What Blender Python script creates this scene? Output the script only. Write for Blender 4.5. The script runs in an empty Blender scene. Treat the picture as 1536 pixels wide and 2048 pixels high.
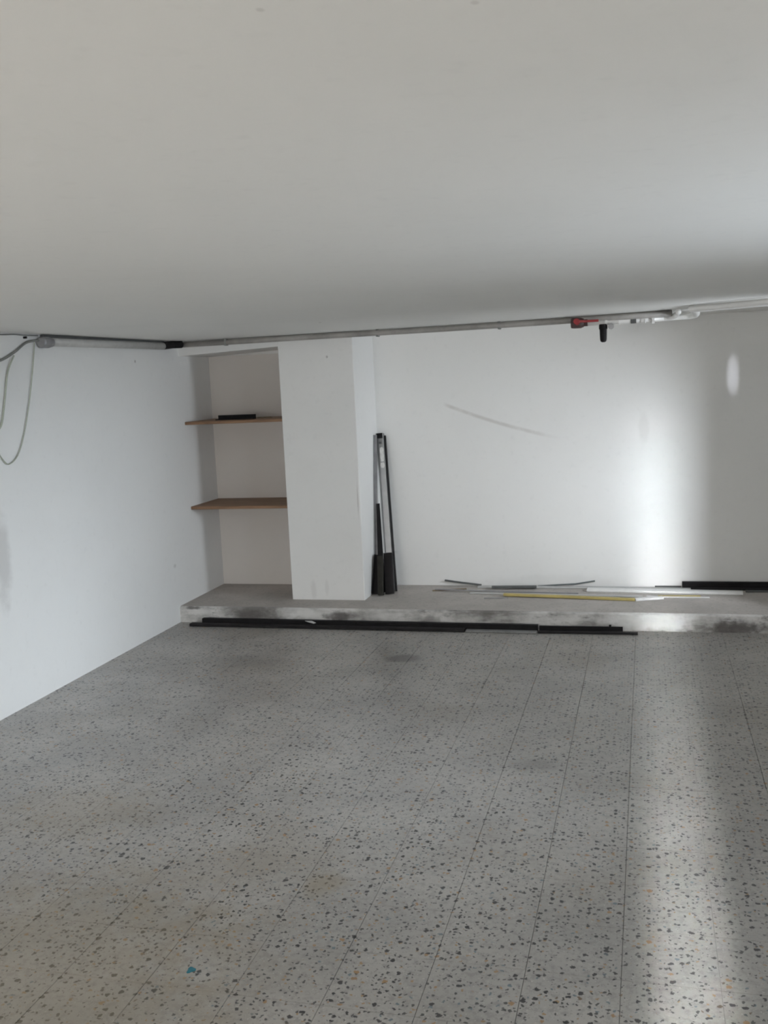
import bpy, bmesh, math, random
from mathutils import Vector, Matrix, noise

random.seed(7)
SC = bpy.context.scene
COL = SC.collection
R = math.radians

# ------------------------------------------------------------------ camera
H = 1.8
cam_d = bpy.data.cameras.new('camera')
cam_d.sensor_fit = 'VERTICAL'
cam_d.sensor_height = 24.0
cam_d.lens = 24.0 * 1980.3 / 2048.0
cam_d.clip_start = 0.02
cam = bpy.data.objects.new('camera', cam_d)
COL.objects.link(cam)
yaw, pitch, roll = 0.2635, 0.1327, -0.0468
cyw, syw, cp, sp = math.cos(yaw), math.sin(yaw), math.cos(pitch), math.sin(pitch)
fwd = Vector((-syw * cp, cyw * cp, -sp))
rgt = Vector((cyw, syw, 0.0))
upv = rgt.cross(fwd)
r2 = rgt * math.cos(roll) + upv * math.sin(roll)
u2 = -rgt * math.sin(roll) + upv * math.cos(roll)
cam.matrix_world = Matrix(((r2.x, u2.x, -fwd.x, 0), (r2.y, u2.y, -fwd.y, 0), (r2.z, u2.z, -fwd.z, H), (0, 0, 0, 1)))
SC.camera = cam

# ------------------------------------------------------------------ world, lamps, exposure
w = bpy.data.worlds.new('overcast_sky')
SC.world = w
w.use_nodes = True
w.node_tree.nodes['Background'].inputs['Color'].default_value = (0.75, 0.86, 1.0, 1)
w.node_tree.nodes['Background'].inputs['Strength'].default_value = 0.15


def area(name, loc, target, sx, sy, power, color, spread=180):
    l = bpy.data.lights.new(name, 'AREA')
    l.shape = 'RECTANGLE'
    l.size, l.size_y = sx, sy
    l.energy = power
    l.color = color
    l.spread = R(spread)
    o = bpy.data.objects.new(name, l)
    o.location = loc
    o.rotation_euler = (Vector(target) - Vector(loc)).to_track_quat('-Z', 'Y').to_euler()
    COL.objects.link(o)
    return o


# daylight outside the wide rear window (behind the photographer)
area('rear_steep', (-2.3, -3.9, 3.3), (-1.75, -1.0, 0.0), 2.6, 1.2, 2750.0, (1.0, 0.97, 0.93))
area('rear_level', (-2.3, -3.9, 1.5), (-1.75, 2.5, 1.4), 2.6, 1.0, 120.0, (1.0, 0.97, 0.93))
area('rear_mid', (-2.3, -4.2, 2.5), (-1.75, 2.5, 0.5), 2.6, 1.0, 220.0, (1.0, 0.97, 0.93))
# beams added at the unseen right-hand window: wall glow, pipe, pillar side
area('right_glow', (1.88, 5.9, 1.35), (-0.15, 7.73, 0.65), 0.28, 0.6, 10.5, (0.88, 0.94, 1.0), 64)
area('right_up', (1.95, 6.05, 1.45), (0.55, 6.35, 2.14), 0.4, 0.3, 1.2, (0.88, 0.94, 1.0), 44)
area('right_side', (2.2, 5.9, 1.5), (-2.1, 7.4, 1.4), 0.7, 0.5, 6.0, (0.88, 0.94, 1.0), 60)
# daylight outside the near right-hand opening; near_left is added for the left wall
area('near_up', (2.3, 2.4, 1.0), (0.4, 2.6, 2.166), 1.2, 0.6, 3.4, (0.80, 0.90, 1.0), 60)
area('near_left', (2.3, 2.4, 1.75), (-3.54, 5.2, 0.1), 1.2, 0.35, 10.8, (0.84, 0.92, 1.0), 40)
area('near_level', (2.5, 2.4, 1.5), (-0.6, 2.9, 1.4), 1.6, 0.6, 44.2, (0.80, 0.90, 1.0))
# daylight far behind the rear door standing ajar
area('door_high', (0.105, -10.5, 3.9), (0.105, 4.8, 0.0), 0.2, 1.8, 72.0, (0.95, 0.98, 1.0), 18)
area('door_low', (0.165, -10.5, 2.5), (0.105, 7.7, 0.6), 0.26, 0.4, 7.5, (0.95, 0.98, 1.0), 16)
# spot lamp added inside the room to draw the pale patch on the wall
sp_d = bpy.data.lights.new('wall_patch_spot', 'SPOT')
sp_d.energy = 1100
sp_d.spot_size = R(2.1)
sp_d.spot_blend = 1.0
sp_d.shadow_soft_size = 0.01
sp_d.color = (0.86, 0.88, 1.0)
spo = bpy.data.objects.new('wall_patch_spot', sp_d)
spo.location = (0.45, -2.35, 1.85)
spo.rotation_euler = (Vector((0.607, 7.735, 1.715)) - spo.location).to_track_quat('-Z', 'Y').to_euler()
spo.scale = (0.3, 1, 1)
COL.objects.link(spo)

SC.view_settings.view_transform = 'Standard'
SC.view_settings.look = 'None'
SC.view_settings.exposure = 0.0
SC.view_settings.gamma = 1.0
SC.view_settings.use_curve_mapping = False
SC.cycles.use_denoising = True
SC.cycles.filter_width = 2.2
SC.cycles.max_bounces = 12
SC.cycles.diffuse_bounces = 8


# ------------------------------------------------------------------ mesh helpers
def link(name, bm, mat, parent=None, smooth=False):
    me = bpy.data.meshes.new(name)
    bm.normal_update()
    bm.to_mesh(me)
    bm.free()
    if mat:
        for m in (mat if isinstance(mat, (list, tuple)) else [mat]):
            me.materials.append(m)
    if smooth:
        for p in me.polygons:
            p.use_smooth = True
    o = bpy.data.objects.new(name, me)
    COL.objects.link(o)
    if parent:
        o.parent = parent
    return o


def tag(o, label, cat, group=None):
    o['label'] = label
    o['category'] = cat
    if group:
        o['group'] = group
    return o


def struct(o):
    o['kind'] = 'structure'
    return o


def empty(name, loc=(0, 0, 0)):
    o = bpy.data.objects.new(name, None)
    o.location = loc
    o.empty_display_size = 0.05
    COL.objects.link(o)
    return o


def add_box(bm, lo, hi, bev=0.0, seg=1):
    x0, y0, z0 = lo
    x1, y1, z1 = hi
    vs = [bm.verts.new(c) for c in ((x0, y0, z0), (x1, y0, z0), (x1, y1, z0), (x0, y1, z0), (x0, y0, z1), (x1, y0, z1), (x1, y1, z1), (x0, y1, z1))]
    fs = [bm.faces.new([vs[i] for i in f]) for f in ((0, 3, 2, 1), (4, 5, 6, 7), (0, 1, 5, 4), (1, 2, 6, 5), (2, 3, 7, 6), (3, 0, 4, 7))]
    if bev > 0:
        es = list({e for f in fs for e in f.edges})
        bmesh.ops.bevel(bm, geom=es, offset=bev, segments=seg, affect='EDGES', profile=0.5)
    return bm


def box(lo, hi, bev=0.0, seg=1):
    return add_box(bmesh.new(), lo, hi, bev, seg)


def frame_of(t, hint=Vector((0, 0, 1))):
    t = t.normalized()
    if abs(t.dot(hint)) > 0.98:
        hint = Vector((0, 1, 0))
    a = t.cross(hint).normalized()
    b = a.cross(t).normalized()
    return a, b


def add_sweep(bm, pts, prof, hint=Vector((0, 0, 1)), cap=True, scales=None):
    """sweep a closed 2D profile (list of (u,v)) along the points"""
    pts = [Vector(p) for p in pts]
    rings = []
    a = b = None
    for i, p in enumerate(pts):
        t = (pts[min(i + 1, len(pts) - 1)] - pts[max(i - 1, 0)]).normalized()
        if a is None:
            a, b = frame_of(t, hint)
        else:
            a = (a - t * a.dot(t)).normalized()
            b = a.cross(t).normalized()
        s = scales[i] if scales else 1.0
        rings.append([bm.verts.new(p + a * u * s + b * v * s) for u, v in prof])
    n = len(prof)
    for r0, r1 in zip(rings, rings[1:]):
        for k in range(n):
            bm.faces.new((r0[k], r0[(k + 1) % n], r1[(k + 1) % n], r1[k]))
    if cap:
        bm.faces.new(list(reversed(rings[0])))
        bm.faces.new(rings[-1])
    bmesh.ops.recalc_face_normals(bm, faces=bm.faces[:])
    return bm


def circ(r, n=16):
    return [(r * math.cos(2 * math.pi * k / n), r * math.sin(2 * math.pi * k / n)) for k in range(n)]


def tube(pts, r, n=16, scales=None):
    return add_sweep(bmesh.new(), pts, circ(r, n), scales=scales)


def smooth_pts(pts, sub=6):
    pts = [Vector(p) for p in pts]
    out = []
    for i in range(len(pts) - 1):
        p0, p1, p2, p3 = pts[max(i - 1, 0)], pts[i], pts[i + 1], pts[min(i + 2, len(pts) - 1)]
        for k in range(sub):
            t = k / sub
            out.append(0.5 * ((2 * p1) + (p2 - p0) * t + (2 * p0 - 5 * p1 + 4 * p2 - p3) * t * t + (3 * p1 - p0 - 3 * p2 + p3) * t ** 3))
    out.append(pts[-1])
    return out


def rect(wd, ht, b=0.0):
    x, y = wd / 2, ht / 2
    if b <= 0:
        return [(-x, -y), (x, -y), (x, y), (-x, y)]
    return [(-x + b, -y), (x - b, -y), (x, -y + b), (x, y - b), (x - b, y), (-x + b, y), (-x, y - b), (-x, -y + b)]


def angle_prof(wd, ht, t):          # L-shaped section
    x, y = wd / 2, ht / 2
    return [(-x, -y), (x, -y), (x, -y + t), (-x + t, -y + t), (-x + t, y), (-x, y)]


def channel_prof(wd, dp, t):        # U-shaped section, open along +v
    x, y = wd / 2, dp / 2
    return [(-x, -y), (x, -y), (x, y), (x - t, y), (x - t, -y + t), (-x + t, -y + t), (-x + t, y), (-x, y)]


# ------------------------------------------------------------------ materials
class NT:
    def __init__(self, name):
        self.m = bpy.data.materials.new(name)
        self.m.use_nodes = True
        self.t = self.m.node_tree
        self.b = self.t.nodes['Principled BSDF']
        self._pos = None

    def n(self, typ, **kw):
        nd = self.t.nodes.new(typ)
        for k, v in kw.items():
            setattr(nd, k, v)
        return nd

    def put(self, sock, v):
        if isinstance(v, bpy.types.NodeSocket):
            self.t.links.new(v, sock)
        elif isinstance(v, (tuple, list)) and len(v) == 3 and sock.type == 'RGBA':
            sock.default_value = (*v, 1)
        else:
            sock.default_value = v

    def pos(self):
        if not self._pos:
            self._pos = self.n('ShaderNodeNewGeometry').outputs['Position']
        return self._pos

    def math(self, op, a, b=0.0, c=0.0, clamp=False):
        nd = self.n('ShaderNodeMath', operation=op, use_clamp=clamp)
        for s, v in zip(nd.inputs, (a, b, c)):
            self.put(s, v)
        return nd.outputs[0]

    def scaled(self, v):
        nd = self.n('ShaderNodeVectorMath', operation='MULTIPLY')
        self.put(nd.inputs[0], self.pos())
        nd.inputs[1].default_value = v
        return nd.outputs[0]

    def noise(self, scale, detail=3, rough=0.55, vec=None, color=False):
        nd = self.n('ShaderNodeTexNoise')
        self.put(nd.inputs['Vector'], vec if vec is not None else self.pos())
        nd.inputs['Scale'].default_value = scale
        nd.inputs['Detail'].default_value = detail
        nd.inputs['Roughness'].default_value = rough
        return nd.outputs['Color' if color else 'Fac']

    def remap(self, v, a, b, c=0.0, d=1.0, smooth=True):
        nd = self.n('ShaderNodeMapRange', interpolation_type='SMOOTHSTEP' if smooth else 'LINEAR')
        self.put(nd.inputs[0], v)
        for i, x in enumerate((a, b, c, d)):
            self.put(nd.inputs[i + 1], x)
        return nd.outputs[0]

    def mix(self, f, a, b, blend='MIX'):
        nd = self.n('ShaderNodeMix', data_type='RGBA', blend_type=blend)
        self.put(nd.inputs['Factor'], f)
        self.put(nd.inputs[6], a)
        self.put(nd.inputs[7], b)
        return nd.outputs[2]

    def blob(self, c, rad, wob=0.5, nscale=9):
        """soft stain of a shape of its own around a point"""
        s = self.n('ShaderNodeVectorMath', operation='SUBTRACT')
        self.put(s.inputs[0], self.pos())
        s.inputs[1].default_value = c
        d = self.n('ShaderNodeVectorMath', operation='DIVIDE')
        self.put(d.inputs[0], s.outputs[0])
        d.inputs[1].default_value = rad
        ln = self.n('ShaderNodeVectorMath', operation='LENGTH')
        self.put(ln.inputs[0], d.outputs[0])
        v = self.math('ADD', ln.outputs['Value'], self.math('MULTIPLY', self.math('SUBTRACT', self.noise(nscale, 4), 0.5), wob * 2))
        return self.remap(v, 1.0, 0.35, 0.0, 1.0)

    def bump(self, hgt, strength, dist=0.01):
        nd = self.n('ShaderNodeBump')
        self.put(nd.inputs['Height'], hgt)
        nd.inputs['Strength'].default_value = strength
        nd.inputs['Distance'].default_value = dist
        self.put(self.b.inputs['Normal'], nd.outputs[0])

    def out(self, col, rough=0.6, metal=0.0, spec=0.5):
        self.put(self.b.inputs['Base Color'], col)
        self.put(self.b.inputs['Roughness'], rough)
        self.put(self.b.inputs['Metallic'], metal)
        self.put(self.b.inputs['Specular IOR Level'], spec)
        return self.m


def wall_mat(name, base, stains=(), scuff=None, rough=0.45, spec=0.4):
    k = NT(name)
    dirt = k.remap(k.noise(1.3, 5, 0.6), 0.45, 0.75, 0.0, 0.10)
    col = k.mix(dirt, base, (base[0] * 0.72, base[1] * 0.72, base[2] * 0.70))
    fine = k.remap(k.noise(22, 4), 0.55, 0.8, 0.0, 0.10)
    col = k.mix(fine, col, (0.5, 0.5, 0.49))
    for c, rad, f, sc in stains:
        col = k.mix(k.math('MULTIPLY', k.blob(c, rad), f), col, sc)
    if scuff:                       # one faint dragged scrape across the paint
        p = k.n('ShaderNodeSeparateXYZ')
        k.put(p.inputs[0], k.pos())
        x, z = p.outputs[0], p.outputs[2]
        x0, x1, fn = scuff
        # curve of the scrape: z = a + b x + c x^2 + d x^3
        zz = k.math('MULTIPLY_ADD', k.math('MULTIPLY_ADD', k.math('MULTIPLY_ADD', x, fn[3], fn[2]), x, fn[1]), x, fn[0])
        dd = k.math('ABSOLUTE', k.math('SUBTRACT', z, zz))
        m = k.remap(dd, 0.022, 0.004, 0.0, 1.0)
        m = k.math('MULTIPLY', m, k.remap(x, x0, x0 + 0.05))
        m = k.math('MULTIPLY', m, k.remap(x, x1, x1 - 0.35))
        m = k.math('MULTIPLY', m, k.remap(k.noise(14, 3), 0.2, 0.6, 0.45, 1.0))
        col = k.mix(k.math('MULTIPLY', m, 0.32), col, (0.30, 0.26, 0.22))
    k.bump(k.noise(40, 4, 0.6), 0.06, 0.004)
    return k.out(col, rough, 0, spec)


def plain(name, base, rough=0.5, metal=0.0, var=0.25, scale=30, spec=0.5, bump=0.05):
    k = NT(name)
    f = k.remap(k.noise(scale, 4), 0.35, 0.75, 0.0, 1.0)
    col = k.mix(f, base, tuple(c * (1 - var) for c in base))
    if bump:
        k.bump(k.noise(scale * 3, 3), bump, 0.002)
    return k.out(col, rough, metal, spec)


def terrazzo():
    k = NT('terrazzo')
    wob = k.n('ShaderNodeVectorMath', operation='MULTIPLY_ADD')
    k.put(wob.inputs[0], k.noise(70, 2, 0.5, color=True))
    wob.inputs[1].default_value = (0.022, 0.022, 0.022)
    k.put(wob.inputs[2], k.pos())

    def chips(scale, lo, hi, soft):
        v = k.n('ShaderNodeTexVoronoi', voronoi_dimensions='2D')
        k.put(v.inputs['Vector'], wob.outputs[0])
        v.inputs['Scale'].default_value = scale
        s = k.n('ShaderNodeSeparateColor')
        k.put(s.inputs[0], v.outputs['Color'])
        th = k.remap(s.outputs[0], 0.25, 1.0, lo, hi, False)
        return k.remap(v.outputs['Distance'], th, k.math('SUBTRACT', th, soft), 0, 1), s.outputs[1], s.outputs[2]

    base = k.mix(k.remap(k.noise(2.2, 4), 0.3, 0.7), (0.40, 0.385, 0.36), (0.315, 0.305, 0.29))
    base = k.mix(k.remap(k.noise(38, 4, 0.65), 0.46, 0.66, 0, 0.45), base, (0.20, 0.195, 0.185))
    # warm worn patches
    base = k.mix(k.remap(k.noise(1.1, 3, 0.5), 0.5, 0.72, 0, 0.35), base, (0.33, 0.285, 0.22))
    m3, a3, b3 = chips(130, -0.05, 0.40, 0.14)
    base = k.mix(k.math('MULTIPLY', m3, 0.6), base, k.mix(a3, (0.16, 0.15, 0.14), (0.55, 0.53, 0.5)))
    m2, a2, b2 = chips(62, -0.05, 0.40, 0.10)
    c2 = k.mix(k.remap(a2, 0.80, 0.86), (0.06, 0.06, 0.06), (0.33, 0.22, 0.11))
    c2 = k.mix(k.remap(b2, 0.88, 0.92), c2, (0.13, 0.18, 0.2))
    base = k.mix(k.math('MULTIPLY', m2, 0.93), base, c2)
    m1, a1, b1 = chips(31, -0.12, 0.31, 0.07)
    c1 = k.mix(k.remap(a1, 0.84, 0.88), (0.035, 0.035, 0.036), (0.32, 0.20, 0.10))
    base = k.mix(k.math('MULTIPLY', m1, 0.95), base, c1)
    # dirt that has been walked into the floor, then warm brown tints
    for c, rad, f in (((-1.55, 6.06, 0), (0.17, 0.13, 0.2), 0.7), ((-0.52, 4.4, 0), (0.16, 0.10, 0.2), 0.3), ((-2.6, 5.9, 0), (0.35, 0.2, 0.2), 0.25),
                      ((0.0, 6.2, 0), (0.4, 0.5, 0.2), 0.12), ((-1.1, 4.9, 0), (0.5, 0.3, 0.2), 0.12)):
        base = k.mix(k.math('MULTIPLY', k.blob(c, rad), f), base, (0.10, 0.095, 0.09))
    for c, rad, f in (((-1.95, 2.45, 0), (0.9, 0.9, 0.2), 0.38), ((-1.15, 3.2, 0), (0.10, 0.12, 0.2), 0.4), ((-2.4, 3.6, 0), (0.5, 0.35, 0.2), 0.25)):
        base = k.mix(k.math('MULTIPLY', k.blob(c, rad, 0.7), f), base, (0.25, 0.195, 0.115))
    k.bump(k.noise(8, 3), 0.05, 0.004)
    return k.out(base, k.remap(k.noise(3, 4), 0.3, 0.7, 0.30, 0.42), 0, 0.5)


WALL = (0.80, 0.80, 0.79)
M_back = wall_mat('white_gloss_paint', WALL,
                  stains=[((-0.7, 7.735, 0.16), (0.8, 0.2, 0.07), 0.12, (0.4, 0.38, 0.36)), ((-0.03, 7.735, 1.33), (0.05, 0.2, 0.16), 0.16, (0.45, 0.44, 0.42))],
                  scuff=(-1.57, -0.62, (1.1837, -0.0956, 0.1045, 0.0)), rough=0.42)
M_left = wall_mat('white_matt_paint', (0.80, 0.805, 0.80),
                  stains=[((-3.539, 4.78, 0.9), (0.2, 0.10, 0.35), 0.45, (0.42, 0.41, 0.40)), ((-3.539, 6.479, 2.012), (0.1, 0.012, 0.015), 0.7, (0.2, 0.19, 0.18)),
                          ((-3.539, 6.85, 0.45), (0.1, 0.03, 0.02), 0.35, (0.35, 0.34, 0.33))], rough=0.6)
M_pillar = wall_mat('white_pillar_paint', (0.80, 0.80, 0.79),
                    stains=[((-2.53, 7.165, 0.2), (0.03, 0.1, 0.10), 0.18, (0.4, 0.39, 0.38)), ((-2.42, 7.165, 0.22), (0.02, 0.1, 0.08), 0.15, (0.4, 0.39, 0.38)),
                            ((-2.135, 7.165, 0.92), (0.006, 0.1, 0.17), 0.5, (0.35, 0.33, 0.31)), ((-2.32, 7.165, 1.99), (0.01, 0.1, 0.012), 0.6, (0.3, 0.3, 0.3))], rough=0.6)
M_ceil = wall_mat('ceiling_paint', (0.80, 0.795, 0.775), stains=[((-0.364, 0.971, 2.166), (0.006, 0.008, 0.1), 0.3, (0.4, 0.38, 0.36)), ((-0.161, 1.033, 2.166), (0.006, 0.008, 0.1), 0.3, (0.4, 0.38, 0.36)),
                                                                     ((-1.937, 5.884, 2.166), (0.012, 0.02, 0.1), 0.7, (0.2, 0.2, 0.2))], rough=0.75)
M_terr = terrazzo()
M_grout = plain('tile_joint_grout', (0.22, 0.212, 0.20), 0.9)


def concrete(name, front):
    k = NT(name)
    if front:
        v = k.scaled((1.0, 1.0, 2.4))
        col = k.mix(k.remap(k.noise(1.6, 6, 0.65, v), 0.36, 0.60), (0.19, 0.18, 0.17), (0.62, 0.61, 0.59))
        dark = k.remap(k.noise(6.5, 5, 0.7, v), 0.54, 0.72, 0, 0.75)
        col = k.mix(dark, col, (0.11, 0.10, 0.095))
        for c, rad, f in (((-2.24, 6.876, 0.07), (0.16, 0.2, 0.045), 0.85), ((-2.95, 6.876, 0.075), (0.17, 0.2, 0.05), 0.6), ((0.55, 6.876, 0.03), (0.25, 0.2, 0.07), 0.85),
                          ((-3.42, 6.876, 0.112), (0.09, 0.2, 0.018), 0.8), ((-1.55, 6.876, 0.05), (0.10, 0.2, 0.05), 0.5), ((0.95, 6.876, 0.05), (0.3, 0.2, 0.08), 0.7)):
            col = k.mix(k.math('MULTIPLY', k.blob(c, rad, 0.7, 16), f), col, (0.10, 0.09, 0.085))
        for c, rad, f in (((0.0, 6.876, 0.07), (0.38, 0.2, 0.10), 0.8), ((-2.55, 6.876, 0.09), (0.3, 0.2, 0.06), 0.5), ((-1.9, 6.876, 0.08), (0.2, 0.2, 0.06), 0.4)):
            col = k.mix(k.math('MULTIPLY', k.blob(c, rad, 0.6, 12), f), col, (0.72, 0.715, 0.70))
    else:
        col = k.mix(k.remap(k.noise(2.4, 6, 0.65), 0.3, 0.7), (0.50, 0.47, 0.44), (0.40, 0.375, 0.35))
        col = k.mix(k.remap(k.noise(45, 4), 0.5, 0.75, 0, 0.4), col, (0.22, 0.205, 0.19))
    k.bump(k.noise(30, 5, 0.65), 0.35, 0.006)
    return k.out(col, 0.9, 0, 0.25)


M_ctop = concrete('worn_concrete', False)
M_cfront = concrete('patchy_plastered_concrete', True)


def wood():
    k = NT('brown_shelf_wood')
    g = k.noise(5, 5, 0.6, k.scaled((1.2, 14, 14)))
    col = k.mix(k.remap(g, 0.3, 0.7), (0.29, 0.165, 0.09), (0.19, 0.105, 0.055))
    k.bump(g, 0.1, 0.002)
    return k.out(col, 0.55)


M_wood = wood()
M_black = plain('black_painted_steel', (0.011, 0.010, 0.011), 0.6, 0.0, 0.4, 25, 0.2)
M_black2 = plain('worn_black_steel', (0.016, 0.014, 0.015), 0.6, 0.0, 0.5, 12, 0.25)
M_olive = plain('dark_olive_steel', (0.026, 0.025, 0.020), 0.65, 0.0, 0.4, 14, 0.25)
M_alu = plain('brushed_aluminium', (0.46, 0.47, 0.48), 0.42, 0.85, 0.12, 18)
M_gal = plain('dull_grey_steel', (0.36, 0.36, 0.37), 0.5, 0.6, 0.2, 18)
M_dkgrey = plain('dark_grey_plastic', (0.10, 0.105, 0.105), 0.5, 0.0, 0.25, 20)
M_bluegrey = plain('blue_grey_plastic', (0.12, 0.14, 0.145), 0.5, 0.0, 0.25, 20)
M_brown = plain('brown_wood_strip', (0.26, 0.20, 0.13), 0.7, 0.0, 0.3, 20)
M_paper = plain('white_paper', (0.82, 0.82, 0.80), 0.8, 0.0, 0.2, 40)
M_white = plain('white_plastic', (0.80, 0.80, 0.79), 0.35, 0.0, 0.08, 20)
M_pvc = plain('white_pvc', (0.84, 0.84, 0.83), 0.22, 0.0, 0.06, 20)
M_greypipe = plain('grey_painted_pipe', (0.36, 0.345, 0.325), 0.5, 0.0, 0.3, 9)
M_lightgrey = plain('pale_grey_plastic', (0.50, 0.50, 0.49), 0.45, 0.0, 0.12, 20)
M_strip = plain('grey_flat_metal', (0.24, 0.24, 0.235), 0.5, 0.0, 0.3, 14)
M_yellow = plain('yellow_painted_steel', (0.52, 0.42, 0.15), 0.5, 0.0, 0.25, 9)
M_red = plain('red_valve_paint', (0.33, 0.022, 0.028), 0.45, 0.0, 0.3, 30)
M_dkred = plain('dark_red_casting', (0.085, 0.05, 0.048), 0.5, 0.0, 0.4, 30)
M_cable = plain('grey_cable', (0.22, 0.225, 0.215), 0.6, 0.0, 0.2, 30)
M_greenwire = plain('pale_green_wire', (0.40, 0.43, 0.36), 0.6, 0.0, 0.2, 30)
M_teal = plain('teal_paint_spot', (0.02, 0.16, 0.21), 0.5, 0.0, 0.2, 60)
M_door = plain('grey_door_paint', (0.35, 0.36, 0.37), 0.5)
M_ground = plain('yard_concrete', (0.32, 0.31, 0.30), 0.9)

# ------------------------------------------------------------------ room shell
XL, XR, YR, YS, YP, YW = -3.539, 1.60, -2.50, 6.876, 7.1655, 7.7354
HS, HC = 0.1245, 2.166
PX0, PX1 = -2.7092, -2.1157

struct(link('wall_back', box((XL - 0.25, YW, -0.1), (XR + 0.25, YW + 0.25, HC + 0.2)), M_back))
struct(link('wall_left', box((XL - 0.25, YR - 0.2, -0.1), (XL, YW, HC + 0.2)), M_left))
struct(link('ceiling', box((XL - 0.01, YR - 0.2, HC), (XR + 0.2, YW + 0.01, HC + 0.2)), M_ceil))

# right wall: two window openings (out of frame) and an unseen block added to shade the far corner
WIN = [(1.55, 3.35, 0.95, 1.95), (5.3, 6.5, 0.95, 1.92)]
bm = bmesh.new()
ycur = YR - 0.2
for y0, y1, z0, z1 in WIN:
    add_box(bm, (XR, ycur, -0.1), (XR + 0.2, y0, HC))
    add_box(bm, (XR, y0, -0.1), (XR + 0.2, y1, z0))
    add_box(bm, (XR, y0, z1), (XR + 0.2, y1, HC))
    ycur = y1
add_box(bm, (XR, ycur, -0.1), (XR + 0.2, YW, HC))
struct(link('wall_right', bm, M_left))
struct(link('added_shade_block', box((1.17, 6.72, 0.0), (XR, 6.95, HC)), M_left))

# rear wall: wide window and a door standing ajar (behind the photographer)
RW = (-3.40, -1.45, 0.80, 2.0)
DX0, DX1, DZ = -0.45, 0.75, 2.02
bm = bmesh.new()
add_box(bm, (XL, YR - 0.2, -0.1), (RW[0], YR, HC))
add_box(bm, (RW[0], YR - 0.2, -0.1), (RW[1], YR, RW[2]))
add_box(bm, (RW[0], YR - 0.2, RW[3]), (RW[1], YR, HC))
add_box(bm, (RW[1], YR - 0.2, -0.1), (DX0, YR, HC))
add_box(bm, (DX0, YR - 0.2, DZ), (DX1, YR, HC))
add_box(bm, (DX1, YR - 0.2, -0.1), (XR, YR, HC))
struct(link('wall_rear', bm, M_left))


def window_frame(name, axis, c, a0, a1, z0, z1, mullions):
    bm = bmesh.new()
    t = 0.05
    def bar(p0, p1, q0, q1):
        if axis == 'x':
            add_box(bm, (c - 0.03, p0, q0), (c + 0.03, p1, q1), 0.004)
        else:
            add_box(bm, (p0, c - 0.03, q0), (p1, c + 0.03, q1), 0.004)
    bar(a0, a1, z0, z0 + t)
    bar(a0, a1, z1 - t, z1)
    bar(a0, a0 + t, z0 + t, z1 - t)
    bar(a1 - t, a1, z0 + t, z1 - t)
    for m in range(1, mullions):
        x = a0 + (a1 - a0) * m / mullions
        bar(x - 0.02, x + 0.02, z0 + t, z1 - t)
    return struct(link(name, bm, M_white))


window_frame('window_1', 'y', YR - 0.1, *RW, 3)
window_frame('window_2', 'x', XR + 0.1, *WIN[0], 2)
window_frame('window_3', 'x', XR + 0.1, *WIN[1], 2)
door = struct(link('door_1', box((DX0, YR - 0.12, 0.0), (0.04, YR - 0.07, DZ), 0.004), M_door))
struct(link('door_2', box((0.17, YR - 0.12, 0.0), (DX1, YR - 0.07, DZ), 0.004), M_door))
struct(link('ground', box((-12, -14, -0.14), (12, YR - 0.2, -0.10)), M_ground))

# floor: grout bed with terrazzo tiles
TW, TX, TY = 0.2830, -0.0939, 3.085
floor = struct(link('floor', box((XL, YR, -0.10), (XR, YS + 0.03, -0.003)), M_grout))
G = 0.0005
tb = bmesh.new()
h = TW / 2 - G
vs0 = [tb.verts.new((x, y, -0.003)) for x, y in ((-h, -h), (h, -h), (h, h), (-h, h))]
hh = h - 0.0006
vs1 = [tb.verts.new((x, y, 0.0)) for x, y in ((-hh, -hh), (hh, -hh), (hh, hh), (-hh, hh))]
tb.faces.new(vs1)
for i in range(4):
    tb.faces.new((vs0[i], vs0[(i + 1) % 4], vs1[(i + 1) % 4], vs1[i]))
tile_me = bpy.data.meshes.new('tile')
tb.to_mesh(tile_me)
tb.free()
tile_me.materials.append(M_terr)

cells = []
for i in range(-14, 8):
    for j in range(-21, 16):
        x0, x1 = TX + i * TW, TX + (i + 1) * TW
        y0 = TY + j * TW
        y1 = y0 + TW
        cx0, cx1, cy0, cy1 = max(x0, XL), min(x1, XR), max(y0, YR), min(y1, YS)
        if cx1 - cx0 < 0.004 or cy1 - cy0 < 0.004:
            continue
        whole = (cx1 - cx0 > TW - 1e-4) and (cy1 - cy0 > TW - 1e-4)
        d = Vector(((cx0 + cx1) / 2, (cy0 + cy1) / 2, -H))
        zz = d.dot(fwd)
        px, py = (768 + 1980.3 * d.dot(r2) / zz, 1024 - 1980.3 * d.dot(u2) / zz) if zz > 0.2 else (-9999, 0)
        inview = -90 < px < 1626 and py < 2130
        cells.append((inview, zz, cx0, cx1, cy0, cy1, whole))
cells.sort(key=lambda c: (not c[0], c[1]))
rest = bmesh.new()
n_t = 0
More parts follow.
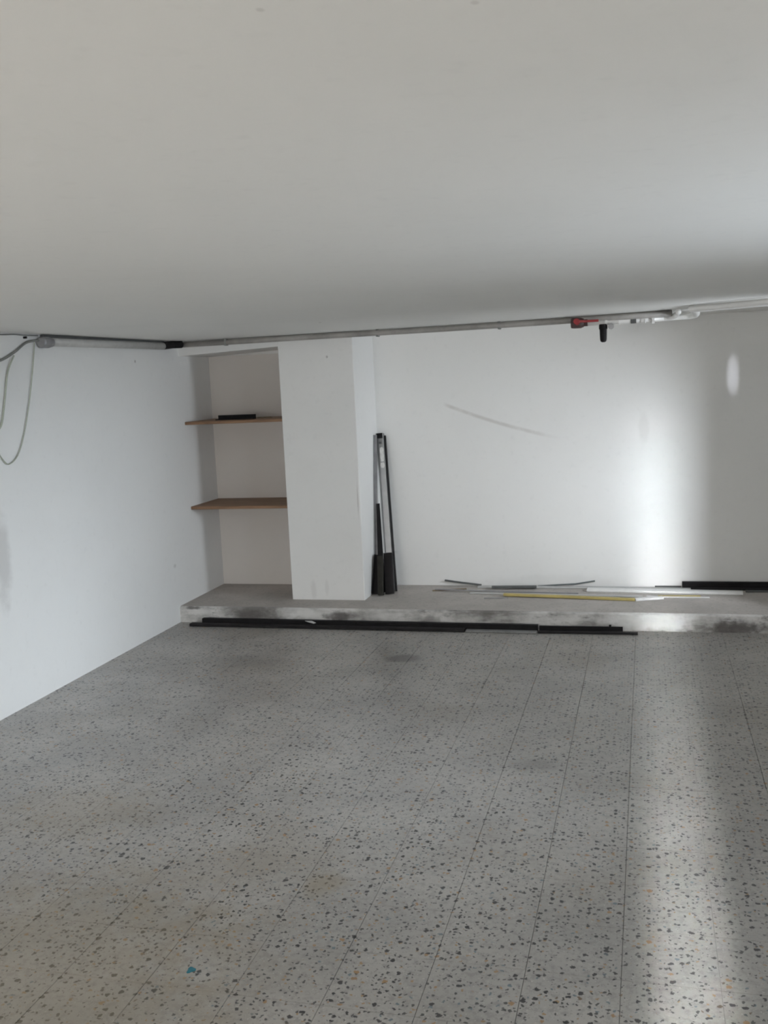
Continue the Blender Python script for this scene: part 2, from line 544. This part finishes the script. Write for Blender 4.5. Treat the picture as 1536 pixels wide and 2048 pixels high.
for k, (inv, zz, x0, x1, y0, y1, whole) in enumerate(cells):
    dz = random.uniform(-0.0006, 0.0002)
    if inv and n_t < 300:
        n_t += 1
        if whole:
            o = bpy.data.objects.new('tile', tile_me)
            o.location = ((x0 + x1) / 2, (y0 + y1) / 2, dz)
            COL.objects.link(o)
            o.parent = floor
        else:
            b2 = bmesh.new()
            q0 = [b2.verts.new((x, y, -0.003)) for x, y in ((x0 + G, y0 + G), (x1 - G, y0 + G), (x1 - G, y1 - G), (x0 + G, y1 - G))]
            g = G + 0.0006
            q1 = [b2.verts.new((x, y, dz)) for x, y in ((x0 + g, y0 + g), (x1 - g, y0 + g), (x1 - g, y1 - g), (x0 + g, y1 - g))]
            b2.faces.new(q1)
            for i in range(4):
                b2.faces.new((q0[i], q0[(i + 1) % 4], q1[(i + 1) % 4], q1[i]))
            link('tile', b2, M_terr, floor)
    else:
        q1 = [rest.verts.new((x, y, dz)) for x, y in ((x0 + G, y0 + G), (x1 - G, y0 + G), (x1 - G, y1 - G), (x0 + G, y1 - G))]
        rest.faces.new(q1)
ro = link('outlying_tiles', rest, M_terr, floor)
ro['kind'] = 'stuff'

# raised platform along the back wall, with a knocked-about front edge
bm = bmesh.new()
N = 160
rows = []
for i in range(N + 1):
    x = XL + (XR - XL) * i / N
    c1 = noise.noise((x * 3.1, 1.7, 0)) * 0.006 + noise.noise((x * 19, 5.1, 0)) * 0.004
    c2 = noise.noise((x * 9.0, 9.3, 0)) * 0.004
    rows.append([bm.verts.new(v) for v in ((x, YW, HS), (x, YS + 0.02 + c1, HS), (x, YS + 0.004 + c1 * 0.6, HS - 0.012 + c2), (x, YS + c2 * 0.5, HS * 0.5), (x, YS + c2, -0.003))])
for a, b in zip(rows, rows[1:]):
    for k in range(4):
        f = bm.faces.new((a[k], a[k + 1], b[k + 1], b[k]))
        f.material_index = 0 if k == 0 else 1
bmesh.ops.recalc_face_normals(bm, faces=bm.faces[:])
struct(link('platform', bm, [M_ctop, M_cfront]))

# pillar and the lintel across the niche
struct(link('pillar', box((PX0, YP, HS - 0.002), (PX1, YW + 0.01, HC + 0.005), 0.006, 2), M_pillar))
bm = bmesh.new()
add_box(bm, (XL - 0.01, YP + 0.002, 2.055), (PX0 + 0.01, YW + 0.01, HC + 0.004))
for v in bm.verts:
    if v.co.z < 2.1 and v.co.x > -3:
        v.co.z = 2.088
struct(link('lintel', bm, M_pillar))

M_niche = wall_mat('warm_grey_paint_and_shade', (0.70, 0.665, 0.635), rough=0.7)  # warm grey paint, also darkened to carry the shade inside the niche
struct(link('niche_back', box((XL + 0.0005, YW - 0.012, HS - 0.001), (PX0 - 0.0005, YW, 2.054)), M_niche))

# ------------------------------------------------------------------ shelves in the niche
for z, lab in ((1.517, 'upper brown wooden shelf in the wall niche, with a black bar lying on it'), (0.842, 'lower brown wooden shelf in the wall niche, empty')):
    o = link('shelf', box((XL + 0.001, 7.195, z), (PX0 - 0.001, YW - 0.013, z + 0.024), 0.003), M_wood)
    tag(o, lab, 'shelf', 'boards in the niche')
o = link('metal_bar', add_sweep(bmesh.new(), [(-3.335, 7.36, 1.560), (-3.0, 7.33, 1.560)], angle_prof(0.055, 0.036, 0.006)), M_black)
tag(o, 'short black metal bar lying on the upper shelf', 'bar')
o = link('metal_strip', add_sweep(bmesh.new(), [(-3.02, 7.45, 1.546), (-2.90, 7.44, 1.546)], rect(0.02, 0.010, 0.002)), M_brown)
tag(o, 'small dark strip behind the black bar on the upper shelf', 'strip')

# ------------------------------------------------------------------ bars leaning beside the pillar
def leaning(name, foot, top, prof, mat, lab, hint=(0, -1, 0)):
    o = link(name, add_sweep(bmesh.new(), [foot, top], prof, Vector(hint)), mat)
    return tag(o, lab, 'profile', 'metal profiles leaning beside the pillar')


def flip(p):
    return [(u, -v) for u, v in p]


lean_alu = leaning('metal_channel', (-1.985, 7.47, HS + 0.005), (-2.078, 7.69, 1.372), channel_prof(0.060, 0.036, 0.005), M_alu, 'long pale aluminium channel leaning on the back wall, with white paper stuck near its top')
d = (Vector((-2.078, 7.69, 1.372)) - Vector((-1.985, 7.47, HS + 0.005)))
ft = Vector((-1.985, 7.47, HS + 0.005))
def on_alu(t, off=0.0):
    return ft + d * t + Vector((off, -0.0155, -0.002))
o = link('paper_label', add_sweep(bmesh.new(), [on_alu(0.825, 0.008), on_alu(0.855, 0.010), on_alu(0.90, 0.010), on_alu(0.915, 0.006)], rect(0.034, 0.002), Vector((0, -1, 0)), scales=[0.7, 1, 1.05, 0.6]), M_paper, lean_alu)
o = link('paper_label', add_sweep(bmesh.new(), [on_alu(0.785, 0.006), on_alu(0.80, 0.009), on_alu(0.818, 0.006)], rect(0.036, 0.002), Vector((0, -1, 0)), scales=[0.6, 1, 0.7]), M_paper, lean_alu)
o = link('end_cap', add_sweep(bmesh.new(), [ft + d * 0.972 + Vector((0, -0.004, 0)), ft + d * 1.002 + Vector((0, -0.004, 0))], rect(0.050, 0.040, 0.004), Vector((0, -1, 0))), M_black, lean_alu)
o['label'] = 'black end cap'
o = link('bolt_hole', add_sweep(bmesh.new(), [on_alu(0.945), on_alu(0.945) + Vector((0, -0.003, 0))], circ(0.009, 12)), M_dkgrey, lean_alu)

leaning('metal_angle', (-2.098, 7.44, HS + 0.012), (-2.103, 7.632, 1.366), angle_prof(0.022, 0.03, 0.004), M_gal, 'thin grey steel angle leaning closest to the pillar, as tall as the aluminium channel')
leaning('metal_rod', (-1.945, 7.48, HS + 0.004), (-2.039, 7.70, 1.355), rect(0.010, 0.028, 0.002), M_black2, 'thin dark edge strip leaning along the outer side of the aluminium channel')
leaning('flat_bar', (-2.045, 7.415, HS + 0.006), (-2.083, 7.548, 0.825), rect(0.055, 0.012, 0.002), M_black, 'black flat bar of middle height leaning beside the pillar, narrow at its top')
leaning('flat_bar', (-1.972, 7.375, HS + 0.006), (-2.003, 7.483, 0.437), rect(0.070, 0.020, 0.002), M_black2, 'shortest black bar with a square top, propped before the aluminium channel')
leaning('steel_angle', (-2.088, 7.35, HS + 0.008), (-2.076, 7.445, 0.43), angle_prof(0.052, 0.030, 0.006), M_black, 'short black steel angle standing nearest the pillar corner')
leaning('square_tube', (-2.030, 7.315, HS + 0.008), (-2.046, 7.41, 0.425), rect(0.044, 0.030, 0.004), M_olive, 'short dark olive square tube in the middle of the leaning bundle')
# flat bar taper
for ob in bpy.data.objects:
    if ob.name == 'flat_bar':
        for v in ob.data.vertices:
            if v.co.z > 0.6:
                v.co.x = -2.083 + (v.co.x + 2.083) * 0.5

# ------------------------------------------------------------------ bars at the foot of the platform
def bar(name, p0, p1, prof, mat, lab, cat='bar', group='bars along the foot of the platform'):
    o = link(name, add_sweep(bmesh.new(), [p0, p1], prof), mat)
    return tag(o, lab, cat, group)


bar('square_tube', (-3.33, 6.842, 0.024), (-0.76, 6.822, 0.024), rect(0.040, 0.042, 0.004), M_black, 'long black square tube on the floor tight against the platform, behind the other bars')
bar('flat_bar', (-3.40, 6.772, 0.012), (-1.27, 6.768, 0.012), rect(0.055, 0.020, 0.003), M_black2, 'black flat bar on the floor before the long black tube, reaching toward the left wall')
bar('flat_strip', (-1.262, 6.768, 0.007), (-0.762, 6.764, 0.007), rect(0.055, 0.010, 0.002), M_strip, 'pale grey flat strip on the floor between two black bars', 'strip')
bar('steel_angle', (-0.752, 6.812, 0.020), (-0.18, 6.822, 0.020), angle_prof(0.040, 0.034, 0.005), M_black, 'short black steel angle on the floor at the right end of the row of bars')
bar('flat_bar', (-0.755, 6.768, 0.008), (-0.080, 6.782, 0.008), rect(0.036, 0.014, 0.002), M_black2, 'thin dark flat bar on the floor in front of the short black angle')
o = link('bolt', add_sweep(bmesh.new(), [(-0.265, 6.822, 0.0395), (-0.265, 6.822, 0.054)], circ(0.008, 10)), M_black)
tag(o, 'tiny black bolt standing on the short black angle', 'bolt')
bm = bmesh.new()
P = [(-2.485, 6.805, 0.047), (-2.43, 6.800, 0.049), (-2.385, 6.765, 0.044), (-2.40, 6.757, 0.040), (-2.45, 6.775, 0.046)]
add_vs = [bm.verts.new(p) for p in P] + [bm.verts.new((x, y, z - 0.002)) for x, y, z in P]
bm.faces.new(add_vs[:5])
bm.faces.new(list(reversed(add_vs[5:])))
for i in range(5):
    bm.faces.new((add_vs[i], add_vs[5 + i], add_vs[5 + (i + 1) % 5], add_vs[(i + 1) % 5]))
bmesh.ops.recalc_face_normals(bm, faces=bm.faces[:])
tag(link('paper_scrap', bm, M_lightgrey), 'small pale scrap lying across the black bars below the pillar', 'scrap')

# ------------------------------------------------------------------ strips lying on the platform
def strip(name, pts, wd, ht, mat, lab, cat='strip'):
    o = link(name, add_sweep(bmesh.new(), pts, rect(wd, ht, min(wd, ht) * 0.2)), mat)
    return tag(o, lab, cat, 'strips lying on the platform')


Z = HS
strip('plastic_strip', [(-1.60, 7.722, 0.168), (-1.45, 7.715, 0.150), (-1.30, 7.71, Z + 0.010)], 0.016, 0.014, M_dkgrey, 'dark grey strip with its end raised against the back wall, nearest the leaning profiles')
strip('wooden_strip', [(-1.66, 7.512, Z + 0.004), (-1.40, 7.585, Z + 0.006)], 0.02, 0.008, M_brown, 'thin brown strip on the platform, nearest the pillar')
strip('metal_strip', [(-1.20, 7.60, Z + 0.018), (-0.852, 7.625, Z + 0.018)], 0.035, 0.018, M_dkgrey, 'short dark grey strip lying across the pale strips')
strip('plastic_strip', [(-0.85, 7.69, Z + 0.010), (-0.56, 7.715, 0.148), (-0.41, 7.722, 0.172)], 0.012, 0.010, M_bluegrey, 'blue grey strip tilted up against the back wall behind the yellow bar')
strip('plastic_trim', [(-0.46, 7.575, Z + 0.010), (0.10, 7.54, Z + 0.010), (0.66, 7.515, Z + 0.010)], 0.075, 0.020, M_white, 'long white trim in front of the black bar on the platform, flat ended')
yb = strip('metal_bar', [(-1.071, 7.350, Z + 0.016), (-0.646, 7.312, Z + 0.014), (-0.102, 7.256, Z + 0.010)], 0.036, 0.018, M_yellow, 'long yellow bar with a white end on the platform', 'bar')
link('white_end', add_sweep(bmesh.new(), [(-0.102, 7.256, Z + 0.010), (0.093, 7.318, Z + 0.012)], rect(0.044, 0.018, 0.003)), M_white, yb)['label'] = 'white end'
strip('plastic_trim', [(-1.346, 7.438, Z + 0.006), (-0.70, 7.40, Z + 0.008), (-0.05, 7.365, Z + 0.008)], 0.03, 0.010, M_lightgrey, 'pale grey trim just behind the yellow bar on the platform')
strip('metal_strip', [(-1.21, 7.272, Z + 0.004), (-1.03, 7.285, Z + 0.004)], 0.010, 0.006, M_gal, 'short thin grey strip at the left tip of the yellow bar')
strip('metal_strip', [(-1.64, 7.52, Z + 0.014), (-1.1, 7.48, Z + 0.010), (-0.52, 7.455, Z + 0.007)], 0.018, 0.008, M_gal, 'long thin grey strip on the platform crossing the brown strip')
strip('plastic_trim', [(-1.32, 7.66, Z + 0.006), (-0.45, 7.665, Z + 0.008), (0.30, 7.63, Z + 0.008)], 0.05, 0.012, M_lightgrey, 'long pale trim on the platform lying closest to the back wall')
strip('metal_strip', [(0.06, 7.410, Z + 0.004), (0.36, 7.420, Z + 0.004)], 0.030, 0.007, M_yellow, 'short flat yellow strip in front of the white trim')
strip('plastic_trim', [(-0.02, 7.395, Z + 0.006), (0.06, 7.375, Z + 0.005), (0.42, 7.376, Z + 0.004)], 0.018, 0.007, M_white, 'thin white trim along the front of the short yellow strip')
strip('square_tube', [(0.24, 7.700, Z + 0.030), (1.45, 7.700, Z + 0.030)], 0.045, 0.045, M_black, 'thick black tube lying along the foot of the back wall', 'bar')
strip('metal_strip', [(0.30, 7.652, Z + 0.009), (1.45, 7.645, Z + 0.009)], 0.035, 0.016, M_black2, 'dark flat strip lying in front of the thick black tube')
strip('metal_rod', [(0.04, 7.722, Z + 0.008), (0.235, 7.718, Z + 0.010)], 0.010, 0.010, M_dkgrey, 'thin dark rod poking out from the end of the thick black tube')
strip('metal_strip', [(0.685, 7.585, Z + 0.007), (1.40, 7.60, Z + 0.007)], 0.03, 0.012, M_dkgrey, 'dark grey strip beyond the flat end of the long white trim')

# ------------------------------------------------------------------ pipe run under the ceiling
pr = empty('ceiling_pipe', (-0.5, 7.08, HC))
tag(pr, 'grey pipe along the top of the back wall with a red valve and white branch', 'pipe')


def pp(name, bm, mat, smooth=True, label=None, parent=None):
    o = link(name, bm, mat, None, smooth)
    o.parent = parent or pr
    if not parent:
        o.matrix_parent_inverse = Matrix.Translation(-pr.location)
    if label:
        o['label'] = label
    return o


pp('pipe', tube([(-3.50, 7.10, 2.138), (-2.70, 7.10, 2.141), (-1.36, 7.08, 2.141), (-0.55, 7.0, 2.142), (0.16, 6.86, 2.144)], 0.021, 16), M_greypipe)
pp('conduit', tube([(-3.48, 7.135, 2.147), (-2.7, 7.135, 2.152), (-1.36, 7.125, 2.152), (-0.55, 7.05, 2.153), (0.16, 6.92, 2.153)], 0.009, 10), M_cable)
for x in (-3.1, -1.9, -1.0):
    yy = 7.10 - max(0, x + 1.9) * 0.05
    pp('clip', box((x - 0.01, yy - 0.024, 2.113), (x + 0.01, yy + 0.024, HC), 0.004), M_cable, False)
y0 = 6.95
ZB = 2.116
pp('white_pipe', tube([(-0.40, y0, ZB), (0.15, y0, ZB + 0.004)], 0.019, 20), M_pvc)
for xa, xb, rr in ((-0.27, -0.255, 0.0235), (-0.18, -0.168, 0.0235), (-0.035, -0.005, 0.0225), (0.035, 0.052, 0.030)):
    pp('coupling', tube([(xa, y0, ZB + 0.001), (xb, y0, ZB + 0.001)], rr, 20), M_pvc, False)
pp('fitting', tube([(-0.102, y0, ZB + 0.002), (-0.066, y0, ZB + 0.002)], 0.0225, 20), M_dkgrey, False, 'dark grey fitting')
pp('clip', box((-0.014, y0 - 0.024, ZB - 0.022), (-0.004, y0 + 0.024, HC), 0.002), M_pvc, False)
# branch elbow up to the grey pipe, and the long white pipe with its elbow
pp('elbow', tube(smooth_pts([(0.11, y0, ZB + 0.003), (0.15, y0 - 0.015, ZB + 0.005), (0.18, y0 - 0.07, ZB + 0.011), (0.195, y0 - 0.16, ZB + 0.022), (0.197, y0 - 0.25, HC - 0.022)], 6), 0.018, 20), M_pvc)
pp('elbow', tube(smooth_pts([(0.14, y0, ZB + 0.004), (0.25, y0, ZB + 0.005), (0.298, y0 - 0.025, ZB + 0.007), (0.315, y0 - 0.10, ZB + 0.012), (0.305, y0 - 0.30, ZB + 0.022), (0.285, y0 - 0.47, HC - 0.025)], 8), 0.019, 20), M_pvc)
pp('white_pipe', tube(smooth_pts([(0.262, 6.50, HC - 0.023), (0.36, 6.43, HC - 0.024), (0.68, 6.20, HC - 0.026), (1.58, 5.72, HC - 0.028)], 8), 0.022, 20), M_pvc)
# red valve
vv = pp('valve', tube([(-0.497, y0, ZB + 0.004), (-0.492, y0, ZB + 0.004), (-0.476, y0, ZB + 0.004), (-0.43, y0, ZB + 0.003), (-0.41, y0, ZB + 0.003)], 0.034, 16, [0.85, 1.0, 1.05, 1.05, 0.8]), M_dkred, False, 'dark red valve body')
hv = pp('handle', add_sweep(bmesh.new(), [(-0.465, y0 - 0.055, ZB + 0.014), (-0.40, y0 - 0.06, ZB + 0.010), (-0.31, y0 - 0.06, ZB + 0.010)], rect(0.010, 0.016, 0.002)), M_red, False, 'red lever handle', vv)
hv2 = pp('handle_hub', tube([(-0.455, y0 - 0.062, ZB + 0.012), (-0.455, y0 - 0.02, ZB + 0.008)], 0.021, 14), M_red, False, 'red hub', vv)
pp('union_nut', tube([(-0.41, y0, ZB + 0.002), (-0.385, y0, ZB + 0.002)], 0.026, 6), M_dkred, False)
# filter bowl and drain
zb = ZB - 0.018
pp('filter_bowl', tube([(-0.283, y0, zb + 0.004), (-0.283, y0, zb - 0.006), (-0.283, y0, zb - 0.026), (-0.283, y0, zb - 0.032), (-0.283, y0, zb - 0.062), (-0.283, y0, zb - 0.098), (-0.283, y0, zb - 0.110), (-0.283, y0, zb - 0.116)], 0.027, 18,
                        [1.0, 1.05, 1.05, 0.9, 0.88, 0.82, 0.7, 0.35]), M_black, False, 'black filter bowl')
pp('gauge', tube([(-0.231, y0 - 0.03, zb - 0.014), (-0.231, y0 + 0.004, zb - 0.014)], 0.020, 16), M_gal, False, 'small round grey gauge')
pp('gauge_stem', tube([(-0.231, y0, zb + 0.004), (-0.231, y0, zb - 0.008)], 0.007, 10), M_dkgrey, False)

# ------------------------------------------------------------------ tube along the top of the left wall
lt = empty('wall_tube', (XL + 0.03, 6.1, 2.12))
tag(lt, 'pale grey tube along the top of the left wall with a round end', 'tube')


def lp(name, bm, mat, smooth=True, label=None):
    o = link(name, bm, mat, None, smooth)
    o.parent = lt
    o.matrix_parent_inverse = Matrix.Translation(-lt.location)
    if label:
        o['label'] = label
    return o


lp('tube_body', tube([(XL + 0.034, 5.36, 2.120), (XL + 0.034, 6.86, 2.126)], 0.026, 18), M_lightgrey)
lp('end_collar', tube([(XL + 0.036, 5.29, 2.116), (XL + 0.036, 5.30, 2.116), (XL + 0.036, 5.36, 2.117), (XL + 0.036, 5.40, 2.118)], 0.034, 20, [0.8, 1.0, 1.0, 0.8]), M_gal, False, 'grey round end collar')
lp('mounting_strip', box((XL + 0.001, 5.34, 2.146), (XL + 0.028, 6.9, 2.164), 0.002), M_dkgrey, False, 'dark strip above the tube')
lp('connector', add_sweep(bmesh.new(), [(XL + 0.036, 6.86, 2.128), (XL + 0.05, 6.98, 2.138), (XL + 0.085, 7.06, 2.140)], circ(0.028, 12)), M_black, False, 'black connector')

# cables on the left wall
def cable(name, pts, r, mat, lab):
    o = link(name, tube(smooth_pts(pts, 6), r, 8), mat, None, True)
    return tag(o, lab, 'cable', 'cables at the top of the left wall')


x = XL + 0.012
cable('cable', [(x + 0.01, 5.30, 2.130), (x, 5.181, 2.114), (x, 5.051, 2.054), (x, 4.905, 2.005), (x, 4.70, 1.985)], 0.0075, M_cable, 'thick grey cable drooping leftward from the round end of the wall tube')
cable('cable', [(x + 0.013, 5.03, 2.036), (x, 4.975, 1.94), (x, 4.925, 1.786), (x, 4.872, 1.647), (x, 4.80, 1.60)], 0.005, M_greenwire, 'short greenish wire hanging from the thick grey cable')
cable('cable', [(x, 5.262, 2.115), (x, 5.253, 2.08), (x, 5.213, 1.939), (x, 5.148, 1.749), (x, 5.072, 1.577), (x, 4.997, 1.466), (x, 4.914, 1.422), (x, 4.863, 1.444), (x, 4.80, 1.52)], 0.0035, M_greenwire, 'long thin pale wire hanging in a loop down the left wall')
cable('cable', [(x, 4.70, 2.157), (x, 4.93, 2.153), (x, 5.068, 2.158), (x, 5.16, 2.156), (x, 5.30, 2.158)], 0.004, M_cable, 'thin dark wire running along the ceiling edge to the wall tube')
o = link('nail', tube([(XL - 0.005, 5.176, 2.143), (XL + 0.02, 5.176, 2.143)], 0.007, 10), M_black)
tag(o, 'small black nail in the left wall under the ceiling', 'nail')

# ------------------------------------------------------------------ paint spot on the floor
bm = bmesh.new()
ring = []
for k in range(14):
    a = 2 * math.pi * k / 14
    rr = 0.012 * (1 + 0.22 * math.sin(2 * math.pi * 3 * k / 14 + 1))
    ring.append((-1.398 + rr * math.cos(a) * 1.1, 2.61 + rr * 1.4 * math.sin(a)))
lo = [bm.verts.new((a, b, 0.0003)) for a, b in ring]
hi = [bm.verts.new((-1.398 + (a + 1.398) * 0.85, 2.61 + (b - 2.61) * 0.85, 0.0016)) for a, b in ring]
bm.faces.new(hi)
for k in range(14):
    bm.faces.new((lo[k], lo[(k + 1) % 14], hi[(k + 1) % 14], hi[k]))
tag(link('paint_spot', bm, M_teal), 'small teal spot of dried paint on the speckled floor', 'paint spot')
